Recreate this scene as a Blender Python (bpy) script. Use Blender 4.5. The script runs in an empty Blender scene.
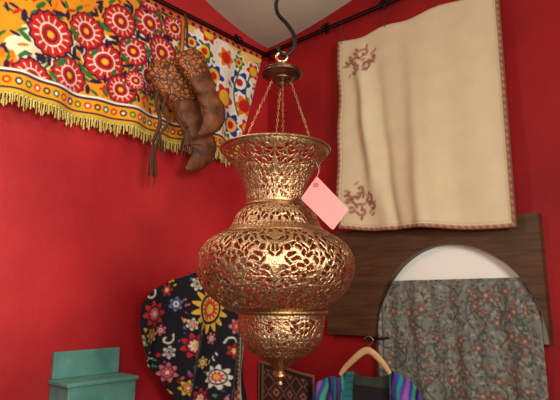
import bpy, math, random
import numpy as np
from mathutils import Vector, Matrix

random.seed(4); RNG=np.random.RandomState(7)
scene=bpy.context.scene
F=518.0; TH=math.atan(100/518.0); EYE=1.5; R=3.8; D=1.5
cT,sT=math.cos(TH),math.sin(TH)
COL=scene.collection

def lin(c):
    out=[]
    for v in c[:3]:
        v=v/255.0
        out.append(v/12.92 if v<=0.04045 else ((v+0.055)/1.055)**2.4)
    return tuple(out)
def lin4(c): return (*lin(c),1.0)

def ray(px,py):
    x=px-280.0; y=200.0-py
    return Vector((x, F*cT-y*sT, F*sT+y*cT))
def at_y(px,py,yd):
    r=ray(px,py); return Vector((0,0,EYE))+r*(yd/r.y)

class Pl:
    def __init__(s,O,ea,n): s.O=Vector(O); s.ea=Vector(ea); s.n=Vector(n)
    def P(s,a,z,off=0): return s.O+s.ea*a+Vector((0,0,z))+s.n*off
    def px(s,px,py,off=0):
        r=ray(px,py); o=Vector((0,0,EYE)); q=s.O+s.n*off
        t=(q-o).dot(s.n)/r.dot(s.n); p=o+r*t
        return ((p-s.O).dot(s.ea), p.z)
    def P3(s,px,py,off=0):
        a,z=s.px(px,py,off); return s.P(a,z,off)
U1=Vector((math.sin(math.radians(41.6)),math.cos(math.radians(41.6)),0))
U2=Vector((-U1.y,U1.x,0))
C=Vector((-0.025*R,R,0)); ZC=EYE+0.515*R
LW=Pl(C,-U1,-U2)
RW=Pl(C,-U2,-U1)

# ------------------------------------------------------------ materials
def newmat(name):
    m=bpy.data.materials.new(name); m.use_nodes=True
    nt=m.node_tree; b=nt.nodes['Principled BSDF']; return m,nt,b
def mat_noise(name,c1,c2,scale=8,rough=0.6,metal=0,bump=0.1,bscale=60,detail=4,spec=0.5,stretch=None,coat=0,attr=False):
    m,nt,b=newmat(name); N=nt.nodes; L=nt.links
    tc=N.new('ShaderNodeTexCoord'); mp=N.new('ShaderNodeMapping')
    L.new(tc.outputs['Object'],mp.inputs['Vector'])
    if stretch: mp.inputs['Scale'].default_value=stretch
    n=N.new('ShaderNodeTexNoise'); n.inputs['Scale'].default_value=scale; n.inputs['Detail'].default_value=detail
    L.new(mp.outputs[0],n.inputs['Vector'])
    cr=N.new('ShaderNodeValToRGB'); cr.color_ramp.elements[0].position=.3; cr.color_ramp.elements[1].position=.7
    cr.color_ramp.elements[0].color=lin4(c1); cr.color_ramp.elements[1].color=lin4(c2)
    L.new(n.outputs['Fac'],cr.inputs['Fac'])
    if attr:
        at=N.new('ShaderNodeAttribute'); at.attribute_name='Col'
        mx=N.new('ShaderNodeVectorMath'); mx.operation='MULTIPLY'
        L.new(cr.outputs[0],mx.inputs[0]); L.new(at.outputs['Color'],mx.inputs[1]); L.new(mx.outputs[0],b.inputs['Base Color'])
    else: L.new(cr.outputs[0],b.inputs['Base Color'])
    b.inputs['Roughness'].default_value=rough; b.inputs['Metallic'].default_value=metal
    b.inputs['Specular IOR Level'].default_value=spec
    b.inputs['Coat Weight'].default_value=coat
    if bump:
        n2=N.new('ShaderNodeTexNoise'); n2.inputs['Scale'].default_value=bscale; n2.inputs['Detail'].default_value=5
        L.new(mp.outputs[0],n2.inputs['Vector'])
        bp=N.new('ShaderNodeBump'); bp.inputs['Strength'].default_value=bump; bp.inputs['Distance'].default_value=.01
        L.new(n2.outputs['Fac'],bp.inputs['Height']); L.new(bp.outputs[0],b.inputs['Normal'])
    return m
def mat_cloth(name,rough=.9,sheen=.1):
    m,nt,b=newmat(name); N=nt.nodes; L=nt.links
    at=N.new('ShaderNodeAttribute'); at.attribute_name='Col'
    tc=N.new('ShaderNodeTexCoord')
    n=N.new('ShaderNodeTexNoise'); n.inputs['Scale'].default_value=10; n.inputs['Detail'].default_value=4
    L.new(tc.outputs['Object'],n.inputs['Vector'])
    mr=N.new('ShaderNodeMapRange'); mr.inputs['From Min'].default_value=.3; mr.inputs['From Max'].default_value=.7
    mr.inputs['To Min'].default_value=.93; mr.inputs['To Max'].default_value=1.02
    L.new(n.outputs['Fac'],mr.inputs['Value'])
    mx=N.new('ShaderNodeVectorMath'); mx.operation='SCALE'
    L.new(at.outputs['Color'],mx.inputs[0]); L.new(mr.outputs[0],mx.inputs['Scale'])
    L.new(mx.outputs[0],b.inputs['Base Color'])
    b.inputs['Roughness'].default_value=rough; b.inputs['Sheen Weight'].default_value=sheen
    b.inputs['Specular IOR Level'].default_value=.2
    n2=N.new('ShaderNodeTexNoise'); n2.inputs['Scale'].default_value=220; L.new(tc.outputs['Object'],n2.inputs['Vector'])
    bp=N.new('ShaderNodeBump'); bp.inputs['Strength'].default_value=.25; bp.inputs['Distance'].default_value=.004
    L.new(n2.outputs['Fac'],bp.inputs['Height']); L.new(bp.outputs[0],b.inputs['Normal'])
    return m
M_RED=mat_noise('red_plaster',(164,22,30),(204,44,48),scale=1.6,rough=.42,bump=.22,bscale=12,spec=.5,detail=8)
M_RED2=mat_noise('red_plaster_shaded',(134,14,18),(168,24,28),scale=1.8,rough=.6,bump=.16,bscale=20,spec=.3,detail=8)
M_CEIL=mat_noise('beige_plaster',(186,176,158),(206,196,176),scale=1.5,rough=.9,bump=.08,bscale=20)
M_FLOOR=mat_noise('floor_wood',(80,50,30),(115,78,48),scale=4,rough=.5,stretch=(1,12,1))
M_IRON=mat_noise('black_iron',(14,13,14),(34,30,30),scale=40,rough=.45,metal=.6,bump=.1)
M_BRASS=mat_noise('antique_brass',(184,144,106),(232,192,146),scale=14,rough=.4,metal=1,bump=.35,bscale=140,attr=True)
M_BRASSR=mat_noise('antique_brass_ring',(156,120,86),(204,164,120),scale=16,rough=.4,metal=1,bump=.3,bscale=140)
M_BRASSD=mat_noise('dark_bronze',(100,74,56),(142,110,84),scale=30,rough=.38,metal=1,bump=.2,bscale=120)
M_GOLD=mat_noise('pale_brass',(220,190,130),(240,215,160),scale=30,rough=.28,metal=1,bump=.05)
M_CLOTH=mat_cloth('embroidered_cloth'); M_SILK=mat_cloth('woven_silk',.6,.1)
M_WOOD=mat_noise('warm_walnut',(62,39,20),(92,60,33),scale=5,rough=.5,bump=.2,bscale=40,stretch=(1,1,9))
M_WHITE=mat_noise('cream_plaster',(248,244,232),(254,252,244),scale=3,rough=.9,bump=.05)
M_TEAL=mat_noise('turquoise_paint',(76,140,132),(108,168,156),scale=9,rough=.5,bump=.15)
M_HANG=mat_noise('pale_wood',(206,164,112),(230,192,140),scale=10,rough=.45,stretch=(1,1,6))
M_STEEL=mat_noise('steel',(150,150,150),(190,190,190),scale=20,rough=.25,metal=1,bump=0)
M_LEATH=mat_noise('brown_leather',(62,32,17),(146,86,48),scale=12,rough=.55,bump=.6,bscale=28,detail=8,spec=.4)
M_LEATH2=mat_noise('dark_leather',(58,32,18),(96,56,32),scale=22,rough=.65,bump=.3,bscale=90)
M_PINK=mat_noise('pink_card',(216,134,130),(226,144,140),scale=6,rough=.8,bump=.04)
M_STRING=mat_noise('string',(170,150,120),(205,185,150),scale=40,rough=.9)

# ------------------------------------------------------------ mesh utils
def link(o): COL.objects.link(o); return o
def mesh_obj(name,verts,faces,mat=None,smooth=True):
    me=bpy.data.meshes.new(name)
    me.from_pydata([tuple(v) for v in verts],[],faces); me.update()
    o=bpy.data.objects.new(name,me); link(o)
    if mat: me.materials.append(mat)
    if smooth: me.polygons.foreach_set('use_smooth',[True]*len(me.polygons))
    return o
def np_mesh(name,V,Fq,mat,cols=None,smooth=True):
    me=bpy.data.meshes.new(name)
    me.vertices.add(len(V)); me.vertices.foreach_set('co',np.asarray(V,np.float32).ravel())
    n=len(Fq); me.loops.add(n*4); me.loops.foreach_set('vertex_index',np.asarray(Fq,np.int32).ravel())
    me.polygons.add(n); me.polygons.foreach_set('loop_start',np.arange(0,n*4,4,dtype=np.int32))
    me.polygons.foreach_set('loop_total',np.full(n,4,np.int32))
    me.update(calc_edges=True)
    if smooth: me.polygons.foreach_set('use_smooth',np.ones(n,bool))
    if cols is not None:
        ca=me.color_attributes.new('Col','FLOAT_COLOR','POINT')
        c4=np.ones((len(V),4),np.float32); c4[:,:3]=cols; ca.data.foreach_set('color',c4.ravel())
    me.materials.append(mat); me.validate()
    o=bpy.data.objects.new(name,me); return link(o)
def compact(V,Fq,cols=None):
    used=np.zeros(len(V),bool); used[Fq.ravel()]=True
    idx=np.cumsum(used)-1
    return V[used],idx[Fq],(None if cols is None else cols[used])
def empty(name,loc,label,cat,**kw):
    e=bpy.data.objects.new(name,None); e.location=loc; e.empty_display_size=.1; link(e)
    tag(e,label,cat,**kw); return e
def tag(o,label,cat,**kw):
    o['label']=label; o['category']=cat
    for k,v in kw.items(): o[k]=v
def child(o,p,label=None):
    o.parent=p; o.matrix_parent_inverse=Matrix.Translation(p.location).inverted()
    if label: o['label']=label
    return o
def struct(o): o['kind']='structure'; return o

def spline(pts,n=8):
    pts=[np.array(p,float) for p in pts]
    out=[]
    for i in range(len(pts)-1):
        p0=pts[max(i-1,0)];p1=pts[i];p2=pts[i+1];p3=pts[min(i+2,len(pts)-1)]
        for k in range(n):
            t=k/n
            out.append(.5*((2*p1)+(-p0+p2)*t+(2*p0-5*p1+4*p2-p3)*t*t+(-p0+3*p1-3*p2+p3)*t**3))
    out.append(pts[-1]); return np.array(out)
def tube(pts,rad,seg=12,smoothn=6,flat=None,ref=(0,0,1),wr=0,wf=60):
    data=[list(p)+[r] for p,r in zip(pts,rad)]
    S=spline(data,smoothn) if smoothn>1 else np.array(data,float)
    V=[];Fc=[]
    prev=None; dist=0
    for i in range(len(S)):
        p=S[i,:3]; t=S[min(i+1,len(S)-1),:3]-S[max(i-1,0),:3]; t=t/ (np.linalg.norm(t)+1e-9)
        if i: dist+=np.linalg.norm(S[i,:3]-S[i-1,:3])
        if prev is None:
            r=np.array(ref,float)
            if abs(np.dot(r,t))>.95: r=np.array((1,0,0.))
            x=r-np.dot(r,t)*t
        else: x=prev-np.dot(prev,t)*t
        x/=np.linalg.norm(x)+1e-9; prev=x; y=np.cross(t,x)
        for k in range(seg):
            a=2*math.pi*k/seg
            rr=S[i,3]*(1+wr*math.sin(dist*wf+2*math.sin(a))+wr*1.2*math.sin(dist*wf*.45+3*a)+wr*.8*math.sin(5*a+dist*20))
            V.append(p+rr*(math.cos(a)*x+math.sin(a)*y*(flat or 1)))
    n=len(S)
    for i in range(n-1):
        for k in range(seg):
            a=i*seg+k;b=i*seg+(k+1)%seg
            Fc.append((a,b,b+seg,a+seg))
    Fc.append(tuple(range(seg-1,-1,-1))); Fc.append(tuple((n-1)*seg+k for k in range(seg)))
    return V,Fc
def join(parts):
    V=[];Fc=[]
    for v,f in parts:
        o=len(V); V+=list(v); Fc+=[tuple(i+o for i in q) for q in f]
    return V,Fc
def box(p,ea,eb,ec):
    p=Vector(p);ea=Vector(ea);eb=Vector(eb);ec=Vector(ec)
    V=[p,p+ea,p+ea+eb,p+eb,p+ec,p+ea+ec,p+ea+eb+ec,p+eb+ec]
    return V,[(0,3,2,1),(4,5,6,7),(0,1,5,4),(1,2,6,5),(2,3,7,6),(3,0,4,7)]
def bevel(o,w=.005,s=2):
    m=o.modifiers.new('b','BEVEL'); m.width=w; m.segments=s; m.limit_method='ANGLE'; return o
def lathe(prof,seg=64):
    V=[];Fc=[]
    for r,z in prof:
        for k in range(seg):
            a=2*math.pi*k/seg; V.append((r*math.cos(a),r*math.sin(a),z))
    for i in range(len(prof)-1):
        for k in range(seg):
            a=i*seg+k;b=i*seg+(k+1)%seg; Fc.append((a,b,b+seg,a+seg))
    return V,Fc

# ------------------------------------------------------------ cloth painter
class Cv:
    def __init__(s,A,Z,base):
        s.A=A;s.Z=Z;s.c=np.zeros(A.shape+(3,)); s.c[:]=lin(base)
    def m(s,mask,c): s.c[mask]=lin(c)
    def ell(s,a,z,ra,rz,rot,c):
        da=s.A-a;dz=s.Z-z; cr,sr=math.cos(rot),math.sin(rot)
        u=da*cr+dz*sr; v=-da*sr+dz*cr
        s.m((u/ra)**2+(v/rz)**2<1,c)
    def disc(s,a,z,r,c): s.ell(a,z,r,r,0,c)
    def ring(s,a,z,r0,r1,c):
        d=np.hypot(s.A-a,s.Z-z); s.m((d>r0)&(d<r1),c)
    def scal(s,a,z,r,n,c,amp=.15,ph=0):
        d=np.hypot(s.A-a,s.Z-z);t=np.arctan2(s.Z-z,s.A-a)
        s.m(d<r*(1-amp+amp*np.cos(n*t+ph)),c)
    def spokes(s,a,z,r0,r1,n,c,w=.35):
        d=np.hypot(s.A-a,s.Z-z);t=np.arctan2(s.Z-z,s.A-a)
        s.m((d>r0)&(d<r1)&(np.cos(n*t)>1-w),c)
    def stroke(s,pts,w,c):
        P=spline([np.array(p) for p in pts],6)
        mask=np.zeros(s.A.shape,bool)
        for i in range(len(P)-1):
            p,q=P[i],P[i+1]; d=q-p; l2=d.dot(d)+1e-12
            t=np.clip(((s.A-p[0])*d[0]+(s.Z-p[1])*d[1])/l2,0,1)
            mask|=np.hypot(s.A-p[0]-t*d[0],s.Z-p[1]-t*d[1])<w
        s.m(mask,c)
def soften(c,n=1):
    for _ in range(n):
        p=np.pad(c,((1,1),(1,1),(0,0)),'edge')
        c=(p[1:-1,1:-1]*2+p[:-2,1:-1]+p[2:,1:-1]+p[1:-1,:-2]+p[1:-1,2:])/6
    return c
def inpoly(A,Z,poly):
    m=np.zeros(A.shape,bool); n=len(poly)
    for i in range(n):
        x1,y1=poly[i];x2,y2=poly[(i+1)%n]
        if y1==y2: continue
        c=((y1>Z)!=(y2>Z))&(A<(x2-x1)*(Z-y1)/(y2-y1)+x1); m^=c
    return m
def cloth(name,pl,off,TL,TR,BL,BR,step,paint,disp=None,mask=None,mat=None,zwave=None):
    w=max(abs(TR[0]-TL[0]),abs(BR[0]-BL[0])); h=max(abs(TL[1]-BL[1]),abs(TR[1]-BR[1]))
    nx=int(w/step)+2; ny=int(h/step)+2
    u,v=np.meshgrid(np.linspace(0,1,nx),np.linspace(0,1,ny))
    def bil(i): return (1-v)*((1-u)*TL[i]+u*TR[i])+v*((1-u)*BL[i]+u*BR[i])
    A=bil(0);Z=bil(1)
    col=paint(A,Z,u,v)
    Dp=off+(disp(A,Z,u,v) if disp else 0*A)
    O=np.array(pl.O);ea=np.array(pl.ea);n=np.array(pl.n)
    A2,Z2=A,Z
    if zwave: da,dz=zwave(A,Z,u,v); A2=A+da; Z2=Z+dz
    V=O+A2[...,None]*ea+Z2[...,None]*np.array((0,0,1.))+Dp[...,None]*n
    idx=np.arange(nx*ny).reshape(ny,nx)
    Fq=np.stack([idx[:-1,:-1],idx[1:,:-1],idx[1:,1:],idx[:-1,1:]],-1)
    if mask is not None:
        mk=mask(A,Z,u,v); mc=mk[:-1,:-1]&mk[1:,1:]&mk[1:,:-1]&mk[:-1,1:]
        Fq=Fq[mc]
    Fq=Fq.reshape(-1,4)
    V2,F2,c2=compact(V.reshape(-1,3),Fq,col.reshape(-1,3))
    o=np_mesh(name,V2,F2,mat or M_CLOTH,c2)
    s=o.modifiers.new('s','SOLIDIFY'); s.thickness=.003; s.offset=0
    return o

# ------------------------------------------------------------ room shell
def wall(name,pl,a0,a1,z1,mat):
    v,f=box(pl.P(a0,0,0),pl.ea*(a1-a0),Vector((0,0,z1)),-pl.n*.12)
    return struct(mesh_obj(name,v,f,mat,False))
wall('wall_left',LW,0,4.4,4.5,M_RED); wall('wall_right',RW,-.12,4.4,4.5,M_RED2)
def cz_(a,b): return ZC+.5*(1-math.exp(-(.0*a+.31*a*a)/.5))+.45*(1-math.exp(-(.0*b+.16*b*b)/.45))
V=[];Fc=[];n=66
for i in range(n+1):
    for j in range(n+1):
        a=4.4*i/n;b=4.4*j/n
        p=C+LW.ea*a+RW.ea*b; V.append((p.x,p.y,cz_(a,b)))
for i in range(n):
    for j in range(n):
        q=i*(n+1)+j; Fc.append((q,q+1,q+n+2,q+n+1))
struct(mesh_obj('ceiling',V,Fc,M_CEIL))
def ceilz(P): return cz_((P-C).dot(LW.ea),(P-C).dot(RW.ea))
v,f=box(C+Vector((0,0,-.1)),LW.ea*4.4,RW.ea*4.4,Vector((0,0,.1)))
struct(mesh_obj('floor',v,f,M_FLOOR,False))

# ------------------------------------------------------------ hanging lamp
Z0=D*math.tan(TH+math.atan((200-388)/F))
def zr(y,hw):
    z=D*math.tan(TH+math.atan((200-y)/F)); dep=D*cT+z*sT; t=hw/F
    return (dep*t/math.sqrt(1+t*t), z-Z0)
lamp=empty('hanging_lamp',(at_y(279,388,D).x,D,EYE+Z0),'pierced brass hanging lamp with flared collar, round belly and pointed finial','lamp')
lamp.rotation_euler=(0,math.radians(.5),0)
PXM=D/F
def lchild(o,label=None,dx=0):
    o.parent=lamp; o.location.x=dx*PXM
    if label:o['label']=label
    return o
def pierced(name,pts,N,cell,top=.05,bot=.05,thr=.22,dmax=.37,nu=34,emb=.002,seed=1,midbands=()):
    prof=spline([zr(*p) for p in pts],14)
    seg=np.r_[0,np.cumsum(np.hypot(*np.diff(prof,axis=0).T))]; Ltot=seg[-1]
    nv=max(12,int(Ltot/.0014))
    s=np.linspace(0,Ltot,nv); r=np.interp(s,seg,prof[:,0]); z=np.interp(s,seg,prof[:,1])
    rmean=r.max()*.9; hwid=math.pi*rmean/N
    rng=np.random.RandomState(seed)
    S=[]; row=0; yy=0
    while yy<Ltot+cell:
        xx=-cell*(.5 if row%2 else 0)
        while xx<hwid+cell:
            S.append((xx+rng.uniform(-.3,.3)*cell,yy+rng.uniform(-.3,.3)*cell,rng.choice([.5,1.1,1.57,2.1,2.7])+rng.uniform(-.3,.3),rng.uniform(1.7,3.0),rng.uniform(-55,55)))
            xx+=cell
        yy+=cell*.8; row+=1
    x=np.linspace(0,hwid,nu+1); X,Y=np.meshgrid(x,s)
    Xw=X+.14*cell*np.sin(Y/cell*3.3)*np.sin(math.pi*X/hwid); Yw=Y+.14*cell*np.sin(X/cell*3.6)
    d1=np.full(X.shape,9.);d2=d1.copy()
    allS=[]
    for (a,b,th,el,k) in S:
        if 0<=a<=hwid:
            allS+=[(a,b,th,el,k),(-a,b,math.pi-th,el,-k),(2*hwid-a,b,math.pi-th,el,-k)]
    for (a,b,th,el,k) in allS:
        dx=Xw-a;dy=Yw-b;c_,s_=math.cos(th),math.sin(th)
        u=dx*c_+dy*s_; w=-dx*s_+dy*c_
        w=w-k*u*u*.8
        tp=1+.35*np.clip(u/cell,-1,1)
        d=np.sqrt((u/math.sqrt(el))**2+(w*math.sqrt(el)*tp)**2)
        m=d<d1; d2=np.where(m,d1,np.minimum(d2,d)); d1=np.where(m,d,d1)
    web=(d2-d1)/cell; dd=d1/cell
    hole=(web>thr)&(dd<dmax)
    fr=(Y/Ltot)
    band=(fr<top)|(fr>1-bot)
    for (m0,m1) in midbands: band|=(fr>m0)&(fr<m1)
    hole&=~band
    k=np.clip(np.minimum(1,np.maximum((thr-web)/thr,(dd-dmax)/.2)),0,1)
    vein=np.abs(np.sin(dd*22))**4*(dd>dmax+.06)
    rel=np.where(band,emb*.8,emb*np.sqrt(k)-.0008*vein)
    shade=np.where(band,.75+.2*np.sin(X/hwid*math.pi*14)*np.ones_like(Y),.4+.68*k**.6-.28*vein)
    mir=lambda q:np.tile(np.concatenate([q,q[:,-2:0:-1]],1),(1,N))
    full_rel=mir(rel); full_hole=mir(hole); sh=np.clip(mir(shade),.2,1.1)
    M=full_rel.shape[1]; ang=np.arange(M)*2*math.pi/M
    tr=np.gradient(r,s);tz=np.gradient(z,s)
    nr=-tz;nz=tr
    RR=r[:,None]+full_rel*nr[:,None]; ZZ=z[:,None]+full_rel*nz[:,None]
    V=np.stack([RR*np.cos(ang),RR*np.sin(ang),ZZ],-1).reshape(-1,3)
    idx=np.arange(nv*M).reshape(nv,M); idr=np.roll(idx,-1,1); hr=np.roll(full_hole,-1,1)
    cnt=(full_hole[:-1].astype(int)+full_hole[1:]+hr[:-1]+hr[1:])
    Fq=np.stack([idx[:-1],idx[1:],idr[1:],idr[:-1]],-1)[cnt<2].reshape(-1,4)
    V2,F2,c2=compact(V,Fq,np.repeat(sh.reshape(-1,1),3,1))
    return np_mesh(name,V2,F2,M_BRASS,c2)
DC,DB,DL=-6,-4.5,2
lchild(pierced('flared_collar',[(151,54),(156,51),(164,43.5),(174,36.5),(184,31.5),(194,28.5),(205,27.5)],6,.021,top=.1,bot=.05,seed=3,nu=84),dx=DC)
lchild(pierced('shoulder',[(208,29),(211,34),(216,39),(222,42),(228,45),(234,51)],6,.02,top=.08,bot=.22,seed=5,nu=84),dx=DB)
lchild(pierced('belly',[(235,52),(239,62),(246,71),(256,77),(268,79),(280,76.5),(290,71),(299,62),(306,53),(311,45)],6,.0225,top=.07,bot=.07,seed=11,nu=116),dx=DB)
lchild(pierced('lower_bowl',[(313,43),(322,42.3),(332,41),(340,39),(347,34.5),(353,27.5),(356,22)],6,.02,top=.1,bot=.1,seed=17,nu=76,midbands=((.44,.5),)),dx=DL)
# ribbed cone under the bowl
cp=spline([zr(*p) for p in [(355,23),(358,19.5),(361,15),(364,10.5),(367.5,6.5)]],5); V=[];Fc=[];sg=144
for i,(r_,z_) in enumerate(cp):
    for k_ in range(sg):
        a=2*math.pi*k_/sg; rr=r_*(1+.045*abs(math.sin(a*12))-.02); V.append((rr*math.cos(a),rr*math.sin(a),z_))
for i in range(len(cp)-1):
    for k_ in range(sg):
        a=i*sg+k_;b=i*sg+(k_+1)%sg; Fc.append((a,b,b+sg,a+sg))
lchild(mesh_obj('ribbed_cone',V,Fc,M_BRASSR),'ribbed solid brass cone',DL*.7)
for i,(y,hw,rr,dx) in enumerate([(151,54.3,.0045,DC),(206.5,28.5,.006,DC),(234.8,52.5,.005,DB),(312,44.5,.006,DL),(355,23.5,.0035,DL)]):
    r0,z0=zr(y,hw)
    pr=[(r0+rr*math.cos(t),z0+rr*math.sin(t)) for t in np.linspace(0,2*math.pi,11)]
    v,f=lathe(pr,96); lchild(mesh_obj('ring_moulding' if i==0 else 'ring_moulding.%03d'%i,v,f,M_BRASSR),'plain brass ring moulding',dx)
pr=spline([zr(*p) for p in [(366,8),(368.5,6),(371,3.6),(373,4.6),(375.5,5.8),(378,4.6),(380,2.4),(382,2.2),(384,3),(386,2.2),(390,.2)]],4)
v,f=lathe(pr,32); lchild(mesh_obj('finial',v,f,M_BRASSR),'turned brass finial',1)
pr=spline([zr(*p) for p in [(62,.3),(63,4),(64.5,6),(66.5,5),(68,8.5),(69,12),(69.8,12),(70.8,17.5),(72.3,20),(73.2,19),(74.5,20.5),(76,19),(77,14.5),(79,10.5),(80,11),(82,8.5),(84,4.5),(85.5,5),(86.5,.3)]],4)
v,f=lathe(pr,48); lchild(mesh_obj('canopy',v,f,M_BRASSD),'dark bronze canopy disc')
rl,zl=zr(57,5.5); pts=[(rl*math.cos(t),0,zl+.9*rl*math.sin(t)) for t in np.linspace(-math.pi/2,math.pi*1.5,17)]
v,f=tube(pts,[.0042]*17,10,1,ref=(0,1,0)); lchild(mesh_obj('suspension_loop',v,f,M_GOLD),'pale brass suspension loop')
def chain(p,q,ll=.013):
    p=Vector(p);q=Vector(q);L=(q-p).length;n=int(L/(ll*.78)); d=(q-p)/L
    x=Vector((0,1,0)).cross(d).normalized();y=d.cross(x); parts=[]
    for i in range(n+1):
        c=p+d*(L*i/n); s=x if i%2 else y
        pts=[c+d*(ll*.5*math.cos(t))+s*(ll*.22*math.sin(t)) for t in np.linspace(0,2*math.pi,13)[:-1]]
        pts=pts+[pts[0]]
        parts.append(tube(pts,[.0008]*len(pts),5,1,ref=tuple(d.cross(s))))
    return join(parts)
ra,za=zr(80,9); rb,zb=zr(165,43)
for k in range(4):
    t=math.radians(7+90*k)
    v,f=chain((ra*math.cos(t),ra*math.sin(t),za),(rb*math.cos(t)+DC*PXM*.6,rb*math.sin(t),zb))
    lchild(mesh_obj('chain' if k==0 else 'chain.%03d'%k,v,f,M_BRASSR),'fine brass link chain')

# iron ceiling hook
hp=[at_y(*p,D) for p in [(280,-40),(279,-8),(276,4),(278,14),(286,23),(293,33),(295,43),(291,52),(285,55),(279,51),(278,46)]]
top=Vector((hp[0].x,D,0)); top.z=ceilz(top)+.01
hp=[top,Vector((hp[0].x,D,top.z-.3))]+hp
v,f=tube(hp,[.0062]*len(hp),12,7,ref=(0,1,0))
o=mesh_obj('ceiling_hook',v,f,M_IRON); tag(o,'long black iron S-hook hanging from the ceiling','hook')

# ------------------------------------------------------------ price tag
tg=empty('price_tag',at_y(318,180,1.36),'pink card price tag tied to the lamp with string','price tag')
cs=[(317.5,177),(348,208.5),(347.5,211),(333.5,229.5),(331.5,229),(301.5,199.5),(301.5,197.5),(316,177)]
fr=[at_y(px,py,1.36-.0006*(px-320)) for px,py in cs]
bk=[p+Vector((0,.0015,0)) for p in fr]; n=len(cs)
v=fr+bk; f=[tuple(range(n)),tuple(range(2*n-1,n-1,-1))]+[(i,i+n,(i+1)%n+n,(i+1)%n) for i in range(n)]
child(mesh_obj('card',v,f,M_PINK,False),tg)
c=at_y(316.5,184.5,1.357); pts=[c+Vector((.0045*math.cos(t),0,.0045*math.sin(t))) for t in np.linspace(0,2*math.pi,13)]
v,f=tube(pts,[.0013]*13,6,1,ref=(0,1,0)); child(mesh_obj('eyelet',v,f,mat_noise('eyelet_red',(170,80,80),(185,95,95))),tg)
v,f=tube([c,at_y(317,177,1.355),at_y(319,170,1.37),at_y(316,162,1.375)],[.0007]*4,6,5); child(mesh_obj('string',v,f,M_STRING),tg)

# ------------------------------------------------------------ rods
def rod(name,pl,zpix,off,a1,br,label):
    zz=pl.px(*zpix,off)[1]
    e=empty(name,pl.P(0.02,zz,off),label,'curtain rod')
    v,f=tube([pl.P(.01,zz,off),pl.P(a1,zz,off)],[.008,.008],12,1); child(mesh_obj('pole',v,f,M_IRON),e)
    v,f=tube([pl.P(.01,zz+.045,off*.5),pl.P(a1,zz+.045,off*.5)],[.006,.006],12,1); child(mesh_obj('pole.001',v,f,M_IRON),e)
    for i,a in enumerate(br):
        v,f=tube([pl.P(a,zz+.07,.0),pl.P(a,zz+.065,off*.6),pl.P(a,zz+.03,off),pl.P(a,zz-.004,off+.012),pl.P(a,zz-.010,off)],[.006]*5,8,5)
        v2,f2=box(pl.P(a-.015,zz+.02,0),pl.ea*.03,Vector((0,0,.08)),pl.n*.006)
        v,f=join([(v,f),(v2,f2)]); child(mesh_obj('bracket' if i==0 else 'bracket.%03d'%i,v,f,M_IRON),e)
    return zz
zl=rod('curtain_rod',LW,(266,56),.07,3.2,[.35,1.2,2.3],'thin black iron double rod carrying the embroidered hanging')
zr_=rod('curtain_rod.001',RW,(272,53),.07,3.0,[.58,1.05,2.0],'thin black iron double rod carrying the cream cloth')

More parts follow.
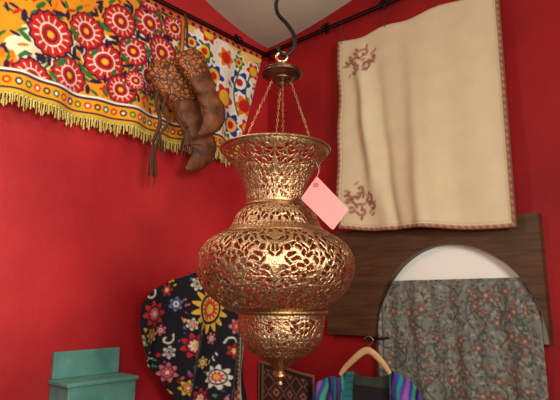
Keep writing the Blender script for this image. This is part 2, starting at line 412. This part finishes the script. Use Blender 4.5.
# ------------------------------------------------------------ suzani hanging
pl=LW; off=.07
TR=pl.px(262,64,off); TR=(TR[0],zl-.02)
aL=pl.px(-10,0,off)[0]; TL=(aL,zl-.02)
BR=pl.px(239,158,off); BL=(aL,BR[1])
def q(px,py): return pl.px(px,py,off)
def suz(A,Z,u,v):
    c=Cv(A,Z,(238,150,30))
    zb=BR[1]
    red=(202,34,24);org=(238,122,20);yel=(246,190,50);dk=(44,28,58);grn=(44,112,52);blu=(34,52,150);wh=(248,240,226)
    aS=q(182,60)[0]
    c.m(A<=aS,(242,196,110))
    # pale cartouches between golden ground, right section
    for (x,y) in [(213,76),(241,84),(203,52),(226,60),(224,98),(232,120)]:
        a,z=q(x,y); c.scal(a,z,.16,5,(240,232,212),.14)
    c.m((A<=aS)&(Z<zb+.17),(240,150,28))
    rng=np.random.RandomState(3)
    for (x,y) in [(142,34),(168,40),(150,66),(95,45),(60,50),(30,50)]:
        a,z=q(x,y); c.scal(a,z,.12,5,(246,226,190),.12)
    for i in range(620):
        a=rng.uniform(TR[0]-.05,TL[0]);z=rng.uniform(zb+.1,zl)
        left=a>aS
        cc=[dk,grn,org,red,grn] if left else [grn,blu,org,grn,red]
        if not left and i%2: continue
        c.ell(a,z,.026,.009,rng.uniform(0,3.14),cc[rng.randint(5)])
    def ros(x,y,r,col=red,n=14):
        a,z=q(x,y); r*=.98
        for k in range(8):
            t=k*math.pi/4+.3; c.ell(a+r*1.24*math.cos(t),z+r*1.24*math.sin(t),r*.3,r*.12,t+1.2,grn if k%2 else dk)
        c.scal(a,z,r*1.1,n,dk,.04); c.scal(a,z,r*1.0,n,col,.05)
        c.spokes(a,z,r*.55,r*.82,n,wh,.12); c.ring(a,z,r*.47,r*.54,wh)
        c.disc(a,z,r*.47,red); c.ring(a,z,r*.26,r*.33,dk); c.disc(a,z,r*.16,yel)
    for t in [(149,24,.108),(163,52,.105),(147,77,.1),(132,52,.09),(175,28,.08),(173,80,.075),(120,22,.1),(105,62,.11),(88,30,.1),(70,75,.1),(50,35,.12),(30,80,.1),(120,90,.085),(170,2,.08),(150,0,.08),(133,82,.06)]: ros(*t)
    def fl(x,y,r,c1,c2,n=6):
        a,z=q(x,y); r*=1.12; c.scal(a,z,r*1.22,n,wh,.12); c.scal(a,z,r,n,c1,.16); c.disc(a,z,r*.55,c2); c.disc(a,z,r*.3,red if c1!=red else yel)
    for t in [(213,76,.085,blu,yel),(241,82,.085,blu,wh),(226,58,.07,org,red),(203,52,.075,grn,yel),(253,72,.06,red,yel),(224,98,.09,red,yel),(245,106,.075,org,red),(233,124,.085,blu,yel),(208,34,.07,red,yel),(247,128,.06,red,yel),(212,118,.085,grn,yel),(198,96,.07,org,red),(228,140,.06,grn,yel),(192,70,.06,red,yel),(240,62,.05,grn,yel),(192,42,.055,blu,yel)]: fl(*t)
    for pts in [[(256,120),(246,95),(250,75)],[(240,115),(236,90),(242,66)]]:
        c.stroke([q(*p) for p in pts],.007,grn)
    c.m(abs(A-aS)<.02,dk); c.m(abs(A-aS)<.012,org)
    for (z0,z1,k) in [(.0,.018,(214,170,50)),(.018,.03,dk),(.03,.1,(244,160,30)),(.1,.112,dk),(.112,.124,wh)]:
        c.m((Z>=zb+z0)&(Z<zb+z1),k)
    for i in range(80):
        a=TR[0]-.1+i*.048; c.ell(a,zb+.065,.018,.02,0,[red,grn,dk][i%3]); c.ell(a,zb+.065,.008,.009,0,yel if i%2 else wh)
    c.m(Z>zl-.05,(216,104,30))
    for i in range(60): c.ell(TR[0]+i*.06,zl-.035,.016,.012,0,dk)
    return soften(c.c,1)
def suzd(A,Z,u,v): return .026*np.sin(A*11+.6)*(.2+v)+.011*np.sin(A*29+Z*4)*(.3+v)
e=empty('embroidered_hanging',pl.P(1.0,BR[1],off),'colourful suzani hanging with red rosettes and yellow fringe','wall hanging')
child(cloth('panel',pl,off,TL,TR,BL,BR,.0036,suz,suzd),e)
def frp(A,Z,u,v):
    c=Cv(A,Z,(196,176,88)); c.m(np.sin(A*700)>.5,(222,206,134)); return c.c
child(cloth('fringe',pl,off,BL,BR,(BL[0],BL[1]-.08),(BR[0],BR[1]-.08),.0022,frp,
   lambda A,Z,u,v:.026*np.sin(A*11+.6)*1.2+.011*np.sin(A*29+BR[1]*4)*1.3+.004*np.sin(A*260),
   lambda A,Z,u,v:(np.sin(A*520+2.2*np.sin(A*37)+v*2*np.sin(A*90))>-.65)&(v<.74+.14*np.sin(A*73)+.12*np.sin(A*211))|(v<.12)),e,'yellow thread fringe')

# ------------------------------------------------------------ leather boots
def W(x,y,o): return LW.P3(x,y,o)
M_CUFF,nt,b=newmat('spotted_cuff'); N=nt.nodes;L=nt.links
vo=N.new('ShaderNodeTexVoronoi'); vo.inputs['Scale'].default_value=34; vo.feature='DISTANCE_TO_EDGE'; tc=N.new('ShaderNodeTexCoord')
wn=N.new('ShaderNodeTexNoise'); wn.inputs['Scale'].default_value=18; L.new(tc.outputs['Object'],wn.inputs['Vector'])
ad=N.new('ShaderNodeVectorMath'); ad.operation='MULTIPLY_ADD'; ad.inputs[1].default_value=(.05,.05,.05); L.new(wn.outputs['Color'],ad.inputs[0]); L.new(tc.outputs['Object'],ad.inputs[2]); L.new(ad.outputs[0],vo.inputs['Vector'])
cr=N.new('ShaderNodeValToRGB'); cr.color_ramp.elements[0].color=lin4((70,36,20)); cr.color_ramp.elements[1].color=lin4((196,112,48)); cr.color_ramp.elements[0].position=.05; cr.color_ramp.elements[1].position=.22
e3=cr.color_ramp.elements.new(.4); e3.color=lin4((128,62,28))
L.new(vo.outputs['Distance'],cr.inputs['Fac']); L.new(cr.outputs[0],b.inputs['Base Color']); b.inputs['Roughness'].default_value=.6
bp=N.new('ShaderNodeBump'); bp.inputs['Strength'].default_value=.6; bp.inputs['Distance'].default_value=.01
L.new(vo.outputs['Distance'],bp.inputs['Height']); L.new(bp.outputs[0],b.inputs['Normal'])
def boot(name,label,path,rad,cuff,crad,toe,trad,tass,hascuff=True):
    e=empty(name,path[-1],label,'boot')
    v,f=tube(path,rad,36,16,flat=.6,wr=.034,wf=70,ref=tuple(LW.ea)); child(mesh_obj('boot_body',v,f,M_LEATH),e)
    v,f=tube(cuff,crad,36,10,flat=.6,wr=.03,wf=45,ref=tuple(LW.ea)); child(mesh_obj('cuff',v,f,M_CUFF),e,'orange embroidered leather cuff')
    v,f=tube(toe,trad,14,6,flat=.5); child(mesh_obj('sole',v,f,M_LEATH2),e)
    for i,(ps,w,r) in enumerate(tass):
        parts=[tube(ps,[r]*len(ps),8,6)]
        end=ps[-1]; rg=random.Random(i)
        for k in range(18):
            b=Vector((rg.uniform(-.03,.03),rg.uniform(-.02,.02),0))
            parts.append(tube([end,end+b+Vector((0,0,-w*.5)),end+b*1.3+Vector((0,0,-w*rg.uniform(.6,1)))],[.005,.004,.0015],5,3))
        v,f=join(parts); child(mesh_obj('tassel' if i==0 else 'tassel.%03d'%i,v,f,M_LEATH2),e,'dark leather strap with frayed tassel')
    return e
o1=.2; o2_=.37
boot('leather_boot','worn brown leather boot with ornate orange cuff hanging against the suzani',
  [W(179,84,o1),W(183,98,o1),W(188,112,o1),W(194,126,o1),W(200,138,o1),W(202,149,o1),W(198,159,o1),W(191,166,o1),W(186,169,o1)],[.13,.12,.1,.09,.095,.09,.062,.032,.01],
  [W(174,63,o1),W(176,75,o1),W(180,90,o1),W(183,102,o1)],[.14,.18,.165,.13],
  [W(207,130,o1),W(212,140,o1),W(212,151,o1),W(205,162,o1),W(195,169,o1)],[.018,.026,.03,.028,.014],
  [([W(163,80,.22),W(156,100,.22),W(160,122,.22),W(153,142,.2)],.26,.011),([W(167,94,.26),W(163,110,.27),W(168,122,.27),W(160,134,.27)],.14,.009),([W(178,100,.3),W(179,114,.31),W(187,128,.31)],.18,.009)])
boot('leather_boot.001','brown leather boot curving down from a hanging strap',
  [W(195,68,o2_),W(200,78,o2_),W(205,89,o2_),W(209,99,o2_),W(213,108,o2_),W(213,118,o2_),W(209,126,o2_),W(203,132,o2_),W(199,134,o2_)],[.08,.08,.074,.07,.074,.07,.05,.024,.008],
  [W(187,50,o2_),W(190,57,o2_),W(194,66,o2_),W(198,75,o2_)],[.055,.085,.094,.086],
  [W(217,98,o2_),W(222,107,o2_),W(222,118,o2_),W(217,128,o2_),W(207,134,o2_)],[.014,.02,.024,.02,.01],[])
rp0=LW.P(LW.px(186,16,.1)[0],zl-.005,.085)
v,f=tube([rp0,rp0+LW.n*.03-Vector((0,0,.08)),W(187,36,.25),W(187,45,o2_)],[.007,.007,.008,.010],10,6)
o=mesh_obj('hanging_strap',v,f,M_LEATH2); tag(o,'dark leather strap looped over the iron rod','strap')

# ------------------------------------------------------------ cream cloth
pl2=RW; off2=.085
def q2(x,y): return pl2.px(x,y,off2)
TLc=q2(338,43); bR=q2(500,0)[0]; TRc=(bR,TLc[1]-.02)
BLc=q2(345,231); BRc=(bR,q2(500,231)[1])
def crp(A,Z,u,v):
    c=Cv(A,Z,(218,200,164))
    br=(146,92,72);md=(182,142,114)
    w=bR-TLc[0]; h=TLc[1]-BLc[1]; X=u*w;Yv=v*h
    edge=np.minimum(np.minimum(X,w-X),np.minimum(Yv+.03,h-Yv))
    s=np.where((np.minimum(X,w-X)<h-Yv),Yv,X)
    c.m(edge<.022,md)
    c.m((edge<.022)&(np.sin(s*170+edge*150)>.1),br)
    c.m(edge<.005,(120,72,56))
    c.m(abs(edge-.034)<.003,(196,164,134))
    def corner(x,y,sg,rot):
        a0,z0=q2(x,y)
        def T(p,q_):
            cr,sr=math.cos(rot),math.sin(rot); p*=.85;q_*=.85; return (a0+p*cr-q_*sr, z0+(p*sr+q_*cr)*sg)
        def spiral(p,q_,r,ph,d,col):
            c.stroke([T(p+r*(1-.15*i)*math.cos(ph+d*i*.85),q_+r*(1-.15*i)*math.sin(ph+d*i*.85)) for i in range(7)],.009,col)
        b2=(152,98,78)
        spiral(-.03,.02,.05,0,1,b2); spiral(.06,.05,.042,2,-1,(172,116,100)); spiral(.03,-.045,.045,4,1,b2); spiral(-.075,-.045,.036,1,-1,(166,112,94)); spiral(.10,-.03,.034,3,1,b2); spiral(-.07,.07,.034,3,1,b2); spiral(.0,.1,.03,1,-1,(166,112,94))
        for k in range(20):
            t=k*.7; rr=.035+.025*(k%5)
            p=T(rr*math.cos(t),rr*math.sin(t)); c.ell(p[0],p[1],.017,.008,t+.6,b2 if k%2 else (180,128,108))
    corner(361,61,1,.4); corner(366,200,-1,.9)
    return soften(c.c,1)
def crd(A,Z,u,v):
    x0=.12+.13*v
    w=bR-TLc[0]; h=TLc[1]-BLc[1]; X=u*w;Yv=v*h
    edge=np.minimum(np.minimum(X,w-X),np.minimum(Yv+.03,h-Yv))
    return .018*np.sin(A*9+2.2)*(.15+v)+.055*np.exp(-((u-x0-.02)/.045)**2)*np.sin(math.pi*np.clip(v*1.1,0,1))-.03*np.exp(-((u-x0-.12)/.035)**2)*v+.006*np.sin(A*23+Z*.8)*(.3+v)+.022*np.exp(-((u-.48-.05*v)/.04)**2)*v+.06*v+.007*(edge<.022)
cc=empty('cream_cloth',pl2.P(TLc[0],BLc[1],off2),'cream cotton cloth with brown embroidered edging and corner motifs','wall hanging')
child(cloth('panel.001',pl2,off2,TLc,TRc,BLc,BRc,.005,crp,crd,zwave=lambda A,Z,u,v:(.006*np.sin(Z*14)*(1-u)+.008*np.sin(Z*5)*(1-u),.006*np.sin(A*11)*v-.02*np.sin(u*math.pi*3)**2*(1-v))),cc)
for i in range(4):
    a=TLc[0]+.03+i*(bR-TLc[0]-.06)/3
    zt_=TLc[1]-.02; hh=(zr_-zt_)
    pts=[pl2.P(a,zt_,off2+.006),pl2.P(a,zt_+hh*.6,off2+.014),pl2.P(a,zr_,.07+.012),pl2.P(a,zr_+.011,.07),pl2.P(a,zr_,.07-.012),pl2.P(a,zt_+hh*.5,.065),pl2.P(a,zt_,off2-.006)]
    v,f=tube(pts,[.002]*7,6,5,ref=tuple(pl2.ea)); child(mesh_obj('tie_loop' if i==0 else 'tie_loop.%03d'%i,v,f,M_LEATH2),cc,'thin dark string tie loop')

# ------------------------------------------------------------ wooden arch panel
th=.07
b0=RW.px(327,290,th)[0]; b1=RW.px(545,290,th)[0]
zt=RW.px(336,233,th)[1]; zb=RW.px(350,335,th)[1]
bc=RW.px(452,335,th)[0]; rw=bc-RW.px(375,334,th)[0]; rh=RW.px(430,248,th)[1]-zb; rh/=.965
cols=[b0,(b0+bc-rw)/2,bc-rw]+[bc-rw*math.cos(t) for t in np.linspace(0,math.pi,49)][1:]+[b1]
def zlow(b):
    t=(b-bc)/rw
    return zb if abs(t)>=1 else zb+rh*math.sqrt(1-t*t)
V=[];Fc=[]
for b_ in cols:
    zz=min(zlow(b_),zt-.03)
    for off_ in (0.002,th):
        V.append(RW.P(b_,zz,off_)); V.append(RW.P(b_,zt,off_))
n=len(cols)
for i in range(n-1):
    k=4*i
    Fc+=[(k+2,k+6,k+7,k+3),(k,k+1,k+5,k+4),(k,k+4,k+6,k+2),(k+1,k+3,k+7,k+5)]
Fc+=[(0,2,3,1),(4*n-4,4*n-3,4*n-1,4*n-2)]
arch=empty('wooden_arch',RW.P(b0,zb,0),'warm walnut boarded arch surround fixed under the cream cloth','arch')
child(mesh_obj('surround',V,Fc,M_WOOD,False),arch)
v,f=box(RW.P(bc-rw+.0,zb-.0,.001),RW.ea*(2*rw),Vector((0,0,rh+.02)),RW.n*.006)
child(mesh_obj('back_panel',v,f,M_WHITE,False),arch,'bright cream plaster panel behind the arch')

o3=.04
def q3(x,y): return RW.px(x,y,o3)
bR3=q3(540,300)[0];BL3=(q3(377,340)[0],q3(376,470)[1])
zt3=q3(385,281)[1]
def g3(A,Z,u,v):
    c=Cv(A,Z,(122,124,114)); rng=np.random.RandomState(8)
    a0=BL3[0]
    pal=[(92,98,90),(108,112,102),(76,80,76),(156,152,138),(136,84,70),(98,106,96),(144,140,126),(74,76,74)]
    for i in range(3600):
        a=rng.uniform(a0,bR3);z=rng.uniform(BL3[1],zt3)
        c.ell(a,z,.013,.005,rng.uniform(0,3.14),pal[rng.randint(8)])
    for i in range(80):
        a=rng.uniform(a0,bR3);z=rng.uniform(BL3[1]+.1,zt3-.04)
        c.stroke([(a,z-.02),(a+rng.uniform(-.05,.05),z-.06),(a+rng.uniform(-.04,.04),z-.12)],.0045,(78,82,76))
        r=rng.uniform(.015,.028); c.scal(a,z,r*1.3,5,(86,86,80),.28,rng.uniform(0,3)); c.scal(a,z,r,5,(140,80,66),.28,rng.uniform(0,3)); c.disc(a,z,r*.35,(160,150,132))
    c.m(u<.02,(70,66,62)); c.m((u>.02)&(u<.045)&(np.sin(Z*130)>0),(156,150,134)); c.m((u>.045)&(u<.055),(70,66,62))
    return soften(c.c,1)
o=cloth('patterned_cloth',RW,o3,(BL3[0],zt3),(bR3,zt3),(BL3[0],BL3[1]),(bR3,BL3[1]),.004,g3,
  lambda A,Z,u,v:.014*np.sin(A*22)*(.3+v)+.006*np.sin(A*50+Z*3),
  lambda A,Z,u,v:(Z<zb-.01)|(((A-bc)/(rw*.985))**2+((Z-zb)/(rh*.985))**2<1))
tag(o,'grey-green cloth with faded red flowers hanging inside the arch','cloth')

# ------------------------------------------------------------ striped garment on hanger
o4=.2
def q4(x,y): return RW.px(x,y,o4)
oh=o4+.045
hg=empty('coat_hanger',RW.P3(366,372,oh),'pale wooden coat hanger with steel hook','coat hanger')
hpz=[RW.P3(x,y,oh) for x,y in [(340,375),(345,368),(353,360),(361,353),(367,350.5),(373,353),(380,360),(386,367.5),(390,374)]]
v,f=tube(hpz,[.012,.016,.018,.019,.02,.019,.018,.016,.012],14,5,flat=.55,ref=(0,0,1)); child(mesh_obj('hanger_arm',v,f,M_HANG),hg)
hk=[RW.P3(x,y,oh) for x,y in [(367,352),(367,347),(371,344),(373,340),(370,336.5),(366,337),(364,339.5)]]
v,f=tube(hk,[.0045]*7,8,6); child(mesh_obj('hook',v,f,M_STEEL),hg,'steel hook')
pz=RW.P3(369,340,oh)
v,f=tube([pz+RW.n*.04,pz-RW.n*oh],[.007,.007],10,1)
o=mesh_obj('wall_peg',v,f,M_IRON); tag(o,'black iron wall peg holding the coat hanger','peg')
poly=[q4(*p) for p in [(340,377),(346,371),(352,376),(362,378),(372,378),(381,376),(388,370),(399,374),(410,381),(418,392),(425,420),(425,500),(306,500),(307,425),(310,395),(316,382),(328,376)]]
vneck=[q4(*p) for p in [(347,369),(387,368),(388,400),(382,505),(349,505),(345,400)]]
def garp(A,Z,u,v):
    c=Cv(A,Z,(64,50,130))
    a0=q4(308,400)[0]
    cs_=[(112,62,172),(48,92,190),(44,148,146),(84,56,150),(156,88,170),(44,76,156),(74,164,132),(34,32,74)]
    s=np.floor((A-a0)/.018+.5*np.sin(Z*30+A*8)).astype(int)%8
    for i,k in enumerate(cs_): c.m(s==i,k)
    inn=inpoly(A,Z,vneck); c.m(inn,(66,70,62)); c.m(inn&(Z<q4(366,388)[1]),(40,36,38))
    for p in [[(347,369),(345,400),(349,500)],[(387,368),(388,400),(382,500)]]: c.stroke([q4(*t) for t in p],.008,(36,110,112))
    return soften(c.c,1)
def gard(A,Z,u,v):
    inn=inpoly(A,Z,vneck).astype(float)
    return -.06*inn+(.03*np.sin(A*34+.5*np.sin(Z*20))+.012*np.sin(A*70+Z*9))*np.clip(v*3,0,1)*(1-inn)+.02*np.cos((u-.5)*3)-.025
za=q4(360,366)[1]; zz_=q4(360,500)[1]; aa=q4(304,400)[0]; ab=q4(427,400)[0]
o=cloth('striped_vest',RW,o4,(aa,za),(ab,za),(aa,zz_),(ab,zz_),.004,garp,gard,lambda A,Z,u,v:inpoly(A,Z,poly),M_SILK)
tag(o,'purple, blue and teal striped silk vest on a wooden hanger','vest')

# ------------------------------------------------------------ kilim
o5=.1
def q5(x,y): return RW.px(x,y,o5)
ka,kb=q5(258,380)[0],q5(314,380)[0]
ka=max(ka,.02); kzt=q5(285,372)[1]; kzb=q5(285,480)[1]
def kil(A,Z,u,v):
    c=Cv(A,Z,(62,28,26)); w=.06
    d=np.abs(((A/w)%2)-1)+np.abs(((Z/w)%2)-1)
    c.m(d<.75,(104,36,32)); c.m(d<.45,(150,116,86)); c.m(d<.22,(40,30,34)); c.m(abs(d-1.1)<.08,(126,100,74))
    c.m((v<.06)|(u<.12)|(u>.9),(50,24,22)); c.m((v<.02)|(u<.035)|(u>.97),(140,90,66)); c.m(abs(u-.1)<.018,(120,96,70))
    return soften(c.c,1)
o=cloth('kilim_rug',RW,o5,(ka,kzt+.06),(kb,kzt),(ka,kzb),(kb,kzb),.004,kil,lambda A,Z,u,v:.01*np.sin(A*20))
tag(o,'small dark red kilim with diamond pattern hanging near the corner','rug')

# ------------------------------------------------------------ black embroidered robe
o6=.13
def q6(x,y): return LW.px(x,y,o6)
rp=[(188,273),(198,270),(210,273),(228,283),(239,298),(244,330),(244,400),(243,500),(182,500),(174,420),(166,395),(158,378),(148,364),(140,347),(137,326),(140,304),(150,290),(168,280)]
rpoly=[q6(*p) for p in rp]
def robe(A,Z,u,v):
    bk_=(30,26,34)
    c=Cv(A,Z,bk_); rng=np.random.RandomState(12)
    wh=(224,214,200);red=(194,40,50);grn=(76,140,86);yel=(230,178,66);blu=(86,124,178);pk=(212,108,124)
    amin=min(p[0] for p in rpoly);amax=max(p[0] for p in rpoly);zmin=q6(200,480)[1];zmax=rpoly[1][1]
    for i in range(80):
        a=rng.uniform(amin,amax); z=rng.uniform(zmin,zmax)
        th=rng.uniform(0,6.28); k=[grn,wh,grn,blu,pk,yel][rng.randint(6)]
        for j in range(6):
            aj=a+.018*j*math.cos(th+.22*j); zj=z+.018*j*math.sin(th+.22*j)
            sd=1 if j%2 else -1
            c.ell(aj+.010*math.cos(th+sd*1.5),zj+.010*math.sin(th+sd*1.5),.011,.0048,th+sd*.7,k)
        c.disc(a+.11*math.cos(th+1),z+.11*math.sin(th+1),.011,[red,yel,pk][i%3])
    for i in range(16):
        a=rng.uniform(amin,amax); z=rng.uniform(zmin,zmax); r=rng.uniform(.035,.06); ph=rng.uniform(0,6)
        c.stroke([(a+r*(1-.16*i_)*math.cos(ph+i_*.9),z+r*(1-.16*i_)*math.sin(ph+i_*.9)) for i_ in range(6)],.0045,[wh,grn,wh][i%3])
    def fl(x,y,r,c1,c2,c3,n=8):
        r*=.6
        a,z=q6(x,y); c.scal(a,z,r*1.28,n,bk_,.1); c.scal(a,z,r,n,c1,.18,x); c.ring(a,z,r*.5,r*.62,bk_); c.scal(a,z,r*.48,n,c2,.2); c.disc(a,z,r*.2,c3)
    for t in [(203,309,.24,yel,red,yel,14),(152,314,.12,red,pk,wh,8),(184,345,.12,red,wh,yel,8),(164,372,.09,pk,red,wh,7),(210,376,.12,wh,red,yel,9),(190,284,.07,wh,grn,red,6),(226,326,.08,pk,red,yel,6),(172,304,.07,blu,wh,red,6),(196,398,.1,red,wh,yel,7),(166,352,.06,wh,blu,red,6),(222,350,.07,red,yel,wh,6),(216,286,.06,red,wh,yel,6),(198,362,.06,yel,wh,red,6),(150,336,.07,yel,red,wh,7),(184,324,.06,wh,red,yel,6),(206,338,.06,pk,wh,red,6),(176,386,.07,yel,red,wh,7),(222,392,.07,red,yel,wh,6),(164,290,.06,red,yel,wh,6),(160,330,.05,pk,wh,red,6),(186,370,.05,blu,wh,yel,6)]: fl(*t)
    aR=q6(240,360)[0]; zS=rpoly[4][1]
    c.m((A<aR+.075)&(Z<zS),bk_); c.m((abs(A-aR-.005)<.02)&(Z<zS),(196,180,156)); c.m((abs(A-aR-.005)<.014)&(Z<zS)&(np.sin(Z*130)>-.1),red)
    c.m((abs(A-aR-.05)<.006)&(Z<zS),(190,176,154)); c.m((abs(A-aR-.065)<.005)&(Z<zS)&(np.sin(Z*240)>0),yel)
    return soften(c.c,1)
am=max(p[0] for p in rpoly);ai=min(p[0] for p in rpoly);zx=max(p[1] for p in rpoly);zi=min(p[1] for p in rpoly)
o=cloth('embroidered_robe',LW,o6,(am,zx),(ai,zx),(am,zi),(ai,zi),.0035,robe,
  lambda A,Z,u,v:.07*np.sin(math.pi*np.clip(u*.8,0,1))+.045*np.sin(A*19+Z*3.5)*np.clip(v*2.2,.05,1)+.016*np.sin(A*43+Z*8)*np.clip(v*2,0,1),
  lambda A,Z,u,v:inpoly(A,Z,rpoly))
tag(o,'black robe densely embroidered with red, yellow and white flowers','robe')
v,f=tube([LW.P3(198,273,0),LW.P3(198,272,.1),LW.P3(198,270,.22)],[.01,.01,.014],10,3)
o=mesh_obj('wall_peg.001',v,f,M_WOOD); tag(o,'dark wooden wall peg holding the black robe','peg')

# ------------------------------------------------------------ turquoise cabinet
dp=.2
ca=max(p[0] for p in rpoly)+.03; cz=LW.px(150,374,dp)[1]; cw=.36
cab=empty('turquoise_cabinet',LW.P(ca,0,0),'turquoise painted wooden cabinet with a flat back board','cabinet')
v,f=box(LW.P(ca,0,.002),LW.ea*cw,Vector((0,0,cz-.02)),LW.n*(dp-.01)); child(bevel(mesh_obj('body',v,f,M_TEAL,False)),cab)
v,f=box(LW.P(ca-.01,cz-.02,.002),LW.ea*(cw+.02),Vector((0,0,.02)),LW.n*(dp)); child(bevel(mesh_obj('cabinet_top',v,f,M_TEAL,False)),cab)
v,f=box(LW.P(ca,cz,.003),LW.ea*cw,Vector((0,0,.13)),LW.n*.025)
child(bevel(mesh_obj('back_board',v,f,M_TEAL,False)),cab)
v,f=box(LW.P(ca+.04,.1,dp-.008),LW.ea*(cw-.08),Vector((0,0,cz-.2)),LW.n*.018); d=child(bevel(mesh_obj('door',v,f,M_TEAL,False)),cab)
kp=LW.P(ca+.09,.6,dp+.008)
v,f=tube([kp,kp+LW.n*.02,kp+LW.n*.035],[.006,.012,.01],12,3); k=mesh_obj('knob',v,f,M_GOLD); k.parent=d
k.matrix_parent_inverse=(Matrix.Translation(cab.location)@d.matrix_parent_inverse).inverted()

# ------------------------------------------------------------ lights
def area(name,loc,target,size,power,col):
    l=bpy.data.lights.new(name,'AREA'); l.energy=power; l.size=size; l.color=col
    o=bpy.data.objects.new(name,l); o.location=loc
    o.rotation_euler=(Vector(target)-Vector(loc)).to_track_quat('-Z','Y').to_euler(); return link(o)
area('key_light',(1.2,-.7,2.2),(-.9,2.4,1.7),.9,78,(1,.94,.84))  # warm key area light from right of the camera, aimed at the left wall
area('flash_light',(-.3,-.2,1.9),(0,1.6,1.8),.45,12,(1,.92,.8))
area('left_wall_fill',(-1.0,1.3,2.9),(-1.2,2.6,1.6),.4,12,(1,.86,.7))  # added fill to brighten the left wall, no ceiling fixture there
w=bpy.data.worlds.new('World'); scene.world=w; w.use_nodes=True
w.node_tree.nodes['Background'].inputs[0].default_value=(1,.91,.82,1); w.node_tree.nodes['Background'].inputs[1].default_value=.27

cam=bpy.data.cameras.new('Camera'); cam.sensor_width=36; cam.lens=F/560*36; cam.clip_start=.05
co=bpy.data.objects.new('Camera',cam); co.location=(0,0,EYE); co.rotation_euler=(math.pi/2+TH,0,0); link(co); scene.camera=co
scene.view_settings.view_transform='Standard'
